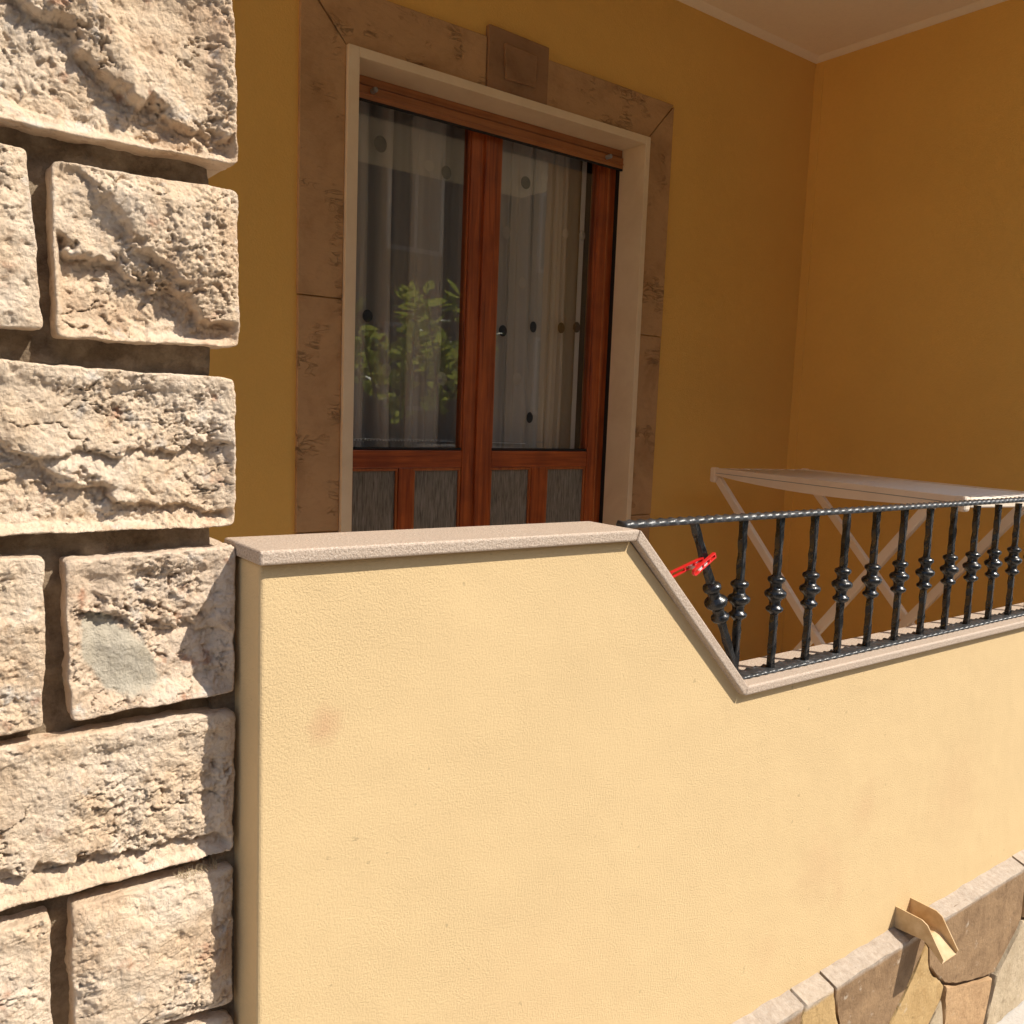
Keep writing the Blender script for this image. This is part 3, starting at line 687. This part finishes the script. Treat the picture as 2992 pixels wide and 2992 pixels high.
# ------------------------------------------------------------------ iron railing
ra = thing('iron_railing', (2.3, 1.036, -.48), 'black wrought iron railing with knotted balusters on the low coping', 'railing')
YB = 1.036
def wavy_bar(name, x0, x1, zf, thick, y0, y1, wave, period, mat):
    """flat bar with hammered, scalloped edges"""
    bm = bmesh.new(); n = int((x1 - x0) / (period / 6)); prev = None
    for i in range(n + 1):
        x = x0 + (x1 - x0) * i / n; ph = 2 * math.pi * x / period
        s = math.sin(ph + .6 * math.sin(x * 9)); z = zf(x)
        yf_ = y0 - wave * .6 * s; yb_ = y1 + wave * .6 * math.sin(ph + 2)
        pr = [(yf_ + .002, z), (yf_ - .0005, z + thick * .35 + wave * .25 * s), (yf_ + .0035, z + thick + wave * .55 * s), (y0 + (y1 - y0) * .5, z + thick - .0008),
              (yb_ - .0035, z + thick - wave * .5 * s), (yb_, z + thick * .4), (yb_ - .002, z)]
        ring = [bm.verts.new((x, y, zz)) for y, zz in pr]
        if prev:
            for k in range(len(ring)): bm.faces.new((prev[k], prev[(k + 1) % len(ring)], ring[(k + 1) % len(ring)], ring[k]))
        else: bm.faces.new(ring[::-1])
        prev = ring
    bm.faces.new(prev)
    return from_bm(name, bm, M[mat], ra, smooth=True)
RT = -.1795
wavy_bar('top_rail', 1.020, P_END, lambda x: RT + .0005, .0105, YB - .014, YB + .014, .0022, .0245, 'iron_worn')
wavy_bar('bottom_rail', 1.330, P_END, lambda x: lowz(x) - .0002, .0055, YB - .021, YB + .021, .0030, .026, 'iron_worn')
def rod_mesh(L, seed, clen):
    """hammered square bar of length L along +Z with a turned knot at clen"""
    rnd = random.Random(seed); bm = bmesh.new(); n = 34; prev = None
    for i in range(n + 1):
        z = L * i / n; tw = .16 * math.sin(z * 41 + seed) ; rings = []
        for k in range(8):
            a = (k // 2) * math.pi / 2 + (math.pi / 4 - .16 if k % 2 == 0 else math.pi / 4 + .16) + tw
            r = .0081 * (1 + .07 * math.sin(z * 2 * math.pi / .043 + (k // 2) * math.pi + seed)) + rnd.uniform(-.0005, .0005)
            rings.append(bm.verts.new((math.cos(a) * r, math.sin(a) * r, z)))
        if prev:
            for k in range(8): bm.faces.new((prev[k], prev[(k + 1) % 8], rings[(k + 1) % 8], rings[k]))
        else: bm.faces.new(rings[::-1])
        prev = rings
    bm.faces.new(prev)
    return bm
def knot_bm(zc):
    prof = [(-.043, .0078), (-.0395, .0100), (-.0365, .0150), (-.033, .0172), (-.0295, .0168), (-.0262, .0125), (-.023, .0108), (-.0165, .0112), (-.0115, .0140), (-.0075, .0195), (-.003, .0214), (.001, .0212),
            (.0048, .0180), (.0075, .0130), (.0105, .0112), (.017, .0112), (.0205, .0135), (.0235, .0166), (.027, .0173), (.0305, .0160), (.033, .0115), (.036, .0078)]
    bm = bmesh.new(); n = 20; prev = None
    for z, r in prof:
        ring = [bm.verts.new((math.cos(k * 2 * math.pi / n) * r, math.sin(k * 2 * math.pi / n) * r, zc + z)) for k in range(n)]
        if prev:
            for k in range(n): bm.faces.new((prev[k], prev[(k + 1) % n], ring[(k + 1) % n], ring[k]))
        else: bm.faces.new(ring[::-1])
        prev = ring
    bm.faces.new(prev); return bm
def mesh_of(bm, nm, smooth=False):
    bmesh.ops.recalc_face_normals(bm, faces=bm.faces)
    me = bpy.data.meshes.new(nm); bm.to_mesh(me); bm.free()
    if smooth: me.polygons.foreach_set('use_smooth', [True] * len(me.polygons))
    me.materials.append(M['iron']); return me
LB = RT + .003 - (LL[1] + .003)
rods = [mesh_of(rod_mesh(LB, s_, 0), 'baluster') for s_ in (1, 5, 11, 17)]
KZ = -.3265 - (LL[1] + .003)
knot = mesh_of(knot_bm(KZ), 'knot', True)
def baluster(i, x, zb, rx=0.0, sc=1.0):
    o = link('baluster', rods[i % 4], None, ra); o.location = Vector((x, YB, zb)) - ORG['iron_railing']
    o.rotation_euler = (0, rx, 0); o.scale = (1, 1, sc)
    k = link('knot', knot, None, o); k.rotation_euler = (0, 0, i * 1.3)
    return o
dx, dz = 1.197 - 1.343, RT + .003 - (-.476)
baluster(0, 1.343, -.4765, math.atan2(dx, dz), math.hypot(dx, dz) / LB)
baluster(1, 1.336, lowz(1.336) + .003)
x = 1.448; i = 2
while x < P_END - .06:
    baluster(i, x, lowz(x) + .003); x += .1139; i += 1

# ------------------------------------------------------------------ clothes peg
pe = thing('clothes_peg', (1.205, 1.03, -.26), 'red plastic clothes peg clipped to the slanted iron baluster', 'clothes peg')
ax = Vector((.079, 0, .031)).normalized(); nz_ = Vector((-ax.z, 0, ax.x))
C0 = Vector((1.192, 1.030, -.258))
def jaw(yo, yaw, shift):
    bm = bmesh.new(); L, Wd, tW = .074, .0118, .0025
    out = []; inn = []
    n = 10
    for k in range(n + 1):
        a = math.pi / 2 + math.pi * k / n; out.append((-L / 2 + Wd / 2 + math.cos(a) * Wd / 2, math.sin(a) * Wd / 2)); inn.append((-L / 2 + Wd / 2 + math.cos(a) * (Wd / 2 - tW), math.sin(a) * (Wd / 2 - tW)))
    out += [(L / 2, -Wd * .42), (L / 2, Wd * .42)]; inn += [(L / 2 - tW * 1.2, -Wd * .42 + tW), (L / 2 - tW * 1.2, Wd * .42 - tW)]
    def P(u, w, y):
        yy = y + yaw * (u + L / 2 - .03) ; q = C0 + ax * (u + shift) + nz_ * w; return Vector((q.x, C0.y + yo + yy, q.z))
    n2 = len(out); rings = [[bm.verts.new(P(u, w, y)) for (u, w) in lst] for lst, y in ((out, -.003), (out, .003), (inn, .003), (inn, -.003))]
    for a_, b_ in ((0, 1), (1, 2), (2, 3), (3, 0)):
        for k in range(n2): bm.faces.new((rings[a_][k], rings[a_][(k + 1) % n2], rings[b_][(k + 1) % n2], rings[b_][k]))
    # bridge across the loop
    for u in (-.004, .018):
        q0 = P(u, -Wd * .4, 0); q1 = P(u, Wd * .4, 0); bar(bm, q0, q1, .003, .004, Vector((0, 1, 0)))
    return from_bm('jaw', bm, M['red'], pe)
jaw(-.0125, .16, .020); jaw(.0125, -.20, -.002)
bm = bmesh.new(); c_ = C0 + ax * .016
bar(bm, c_ - ax * .013 + Vector((0, -.013, 0)), c_ + ax * .013 + Vector((0, -.010, 0)), .0062, .0015, Vector((0, 1, 0)))
bar(bm, c_ - ax * .014 + Vector((0, .011, 0)), c_ + ax * .013 + Vector((0, .008, 0)), .0062, .0015, Vector((0, 1, 0)))
bar(bm, c_ - ax * .0135 + Vector((0, -.013, 0)), c_ - ax * .0145 + Vector((0, .011, 0)), .0062, .0015, ax)
from_bm('spring', bm, M['spring'], pe)

# ------------------------------------------------------------------ drying rack
A = Vector((2.873, 2.401, 0)); B = Vector((2.589, 1.241, 0)); u_ = (B - A).normalized(); LN = (B - A).length
v_ = Vector((3.358 - 2.873, 2.391 - 2.401, 0)); v_ = (v_ - u_ * v_.dot(u_)).normalized(); WN = .485
dr = thing('drying_rack', tuple((A + u_ * LN / 2 + v_ * WN / 2) + Vector((0, 0, FLOOR))), 'cream folding clothes drying rack with crossed legs behind the iron railing', 'drying rack')
def rp(a, b, z): q = A + u_ * a + v_ * b; return Vector((q.x, q.y, z))
ZT = -.19
for b in (0.012, WN):
    bm = bmesh.new(); n = 24; prev = None                # side bar, bellied along its underside
    for i in range(n + 1):
        a = LN * i / n; dep = .026 + .026 * math.sin(math.pi * i / n) ** .8
        ring = [bm.verts.new(rp(a, b + s_ * .012, zz)) for s_, zz in ((-1, ZT), (1, ZT), (1, ZT - dep), (-1, ZT - dep))]
        if prev:
            for k in range(4): bm.faces.new((prev[k], prev[(k + 1) % 4], ring[(k + 1) % 4], ring[k]))
        else: bm.faces.new(ring[::-1])
        prev = ring
    bm.faces.new(prev)
    sb = from_bm('side_bar', bm, M['rack'], dr)
    from_bm('trim_line', bar(bmesh.new(), rp(.02, b - .0122, ZT - .019), rp(LN - .03, b - .0122, ZT - .019), .0012, .0022), M['peg'], sb)
    from_bm('knuckle', bar(bmesh.new(), rp(-.02, b, ZT - .028), rp(.018, b, ZT - .028), .028, .062, bev=.008), M['rack'], sb)
    from_bm('knuckle', bar(bmesh.new(), rp(LN - .03, b, ZT - .020), rp(LN + .012, b, ZT - .020), .027, .046, bev=.008), M['rack'], sb)
for a in (0.0, LN - .002):
    from_bm('end_bar', bar(bmesh.new(), rp(a, .024, ZT - .016), rp(a, WN - .012, ZT - .016), .022, .030, bev=.004), M['rack'], dr)
from_bm('middle_bar', bar(bmesh.new(), rp(LN * .52, .024, ZT - .016), rp(LN * .52, WN - .012, ZT - .016), .016, .018, bev=.003), M['rack'], dr)
for k in range(7):
    b = .065 + (WN - .125) * k / 6
    from_bm('rod', tube(bmesh.new(), [rp(.0, b, ZT - .006), rp(LN, b, ZT - .006)], .0055, 8), M['rod'], dr, smooth=True)
for b in (.012 + .002, WN - .002):
    o1 = .014 if b < .1 else -.014
    from_bm('leg', bar(bmesh.new(), rp(.025, b, -.235), rp(1.11, b, FLOOR + .005), .020, .034, u_, bev=.004), M['rack'], dr)
    from_bm('leg', bar(bmesh.new(), rp(1.06, b + o1 * 1.6, -.225), rp(.265, b + o1 * 1.6, FLOOR + .005), .020, .034, u_, bev=.004), M['rack'], dr)
for a in (1.11, .265):
    from_bm('foot_bar', bar(bmesh.new(), rp(a, .03, FLOOR + .016), rp(a, WN - .02, FLOOR + .016), .02, .03, bev=.004), M['rack'], dr)

# ------------------------------------------------------------------ drain spout
spt = thing('drain_spout', (1.985, .95, -1.19), 'bent cream sheet metal drain spout sticking out above the stone plinth', 'drain spout')
X0, X1 = 1.950, 2.020
side = [(1.004, -1.122), (.934, -1.124), (.925, -1.127), (.881, -1.192), (.884, -1.205), (.915, -1.172), (.925, -1.168), (1.004, -1.174)]
bm = bmesh.new()
pr = [(1.004, -1.174), (.930, -1.170), (.920, -1.174), (.882, -1.204)]
tp = [(1.004, -1.122), (.936, -1.124), (.922, -1.131), (.879, -1.193)]
def sheet(bm, qs, nrm, th=.0030):
    a = [bm.verts.new(Vector(q)) for q in qs]; b_ = [bm.verts.new(Vector(q) + Vector(nrm) * th) for q in qs]; n = len(qs)
    bm.faces.new(a); bm.faces.new(b_[::-1])
    for k in range(n): bm.faces.new((a[k], b_[k], b_[(k + 1) % n], a[(k + 1) % n]))
for x_, nn in ((X0, 1), (X1, -1)):
    bm = bmesh.new(); sheet(bm, [(x_, y, z) for y, z in tp] + [(x_, y, z) for y, z in pr[::-1]], (nn, 0, 0))
    from_bm('flange', bm, M['spout'], spt)
bm = bmesh.new()
for (y0, z0), (y1, z1) in zip(pr, pr[1:]):
    sheet(bm, [(X0 + .0022, y0, z0), (X1 - .0022, y0, z0), (X1 - .0022, y1, z1), (X0 + .0022, y1, z1)], (0, 0, .002), 1)
from_bm('channel_floor', bm, M['spout'], spt)

# ------------------------------------------------------------------ across the street, seen mirrored in the panes
sb_ = thing('leafy_shrub', (4.6, -2.2, GROUND), 'large leaved green shrub mirrored in the glass door', 'shrub')
t = NT('glossy_leaf')
lc = t.ramp(t.noise(3, 2), [(0.3, (0.10, 0.19, 0.025)), (0.7, (0.20, 0.30, 0.05))])
t.done(lc, 0.35, None)
tl = t.n('ShaderNodeBsdfTranslucent'); tl.inputs[0].default_value = (0.60, 0.66, 0.12, 1)
mx = t.n('ShaderNodeMixShader'); mx.inputs[0].default_value = 0.5
t.l(t.b.outputs[0], mx.inputs[1]); t.l(tl.outputs[0], mx.inputs[2]); t.l(mx.outputs[0], t.out.inputs[0]); M['leaf'] = t.m
bm = bmesh.new(); bmt = bmesh.new(); rnd = random.Random(12)
base = Vector((4.6, -2.2, GROUND))
for k in range(16):
    tip = base + Vector((rnd.gauss(0, .5), rnd.gauss(0, .35), rnd.uniform(2.05, 2.85)))
    midp = base.lerp(tip, .5) + Vector((rnd.gauss(0, .12), rnd.gauss(0, .12), .1))
    P_ = [base, base.lerp(midp, .5), midp, midp.lerp(tip, .5) + Vector((0, 0, .04)), tip]
    tube(bmt, P_, [.02, .017, .013, .009, .004], 6)
    for q in range(30):
        f = rnd.uniform(.68, 1); s = f * 4; i0 = min(int(s), 3); p = P_[i0].lerp(P_[i0 + 1], s - i0)
        d = Vector((rnd.gauss(0, 1), rnd.gauss(0, 1), rnd.gauss(.35, .7))).normalized()
        L = rnd.uniform(.15, .23); wv = d.cross(Vector((rnd.gauss(0, 1), rnd.gauss(0, 1), rnd.gauss(0, 1)))).normalized(); nn = wv.cross(d)
        vs_ = []
        for aa, ww, dr_ in ((0, .02, 0), (.25, .16, .02), (.55, .19, .03), (.8, .11, 0), (1, .0, -.06)):
            c_ = p + d * (L * aa) + nn * (dr_ * L)
            vs_.append((bm.verts.new(c_ - wv * ww * L), bm.verts.new(c_ - nn * .02 * L), bm.verts.new(c_ + wv * ww * L)))
        for a_, b_ in zip(vs_, vs_[1:]):
            bm.faces.new((a_[0], a_[1], b_[1], b_[0])); bm.faces.new((a_[1], a_[2], b_[2], b_[1]))
from_bm('trunk', bmt, NT('shrub_bark').done((0.12, 0.08, 0.05), 0.9), sb_, smooth=True)
o = from_bm('foliage', bm, M['leaf'], sb_, smooth=True); o['kind'] = 'stuff'

hb = thing('opposite_house', (4, -9, GROUND), 'plain house across the street mirrored in the glass door', 'house')
t = NT('house_render'); M['house'] = t.done(t.ramp(t.noise(2, 5), [(0.3, (0.15, 0.12, 0.09)), (0.7, (0.20, 0.16, 0.12))]), 0.9, None)
M['pane_far'] = NT('far_pane').done((0.03, 0.035, 0.04), 0.1)
M['frame_far'] = NT('far_frame').done((0.5, 0.46, 0.40), 0.6)
box('wall', -12, 18, -13, -9, GROUND, 5.2, M['house'], hb)
for x in (-6, -2.5, 1, 4.5, 8, 11.5):
    for z in (0.0, 2.9):
        w_ = box('window', x, x + 1.2, -9.0, -8.96, z, z + 1.6, M['frame_far'], hb)
        box('pane', x + .08, x + .56, -8.965, -8.955, z + .08, z + 1.52, M['pane_far'], w_)
        box('pane', x + .64, x + 1.12, -8.965, -8.955, z + .08, z + 1.52, M['pane_far'], w_)
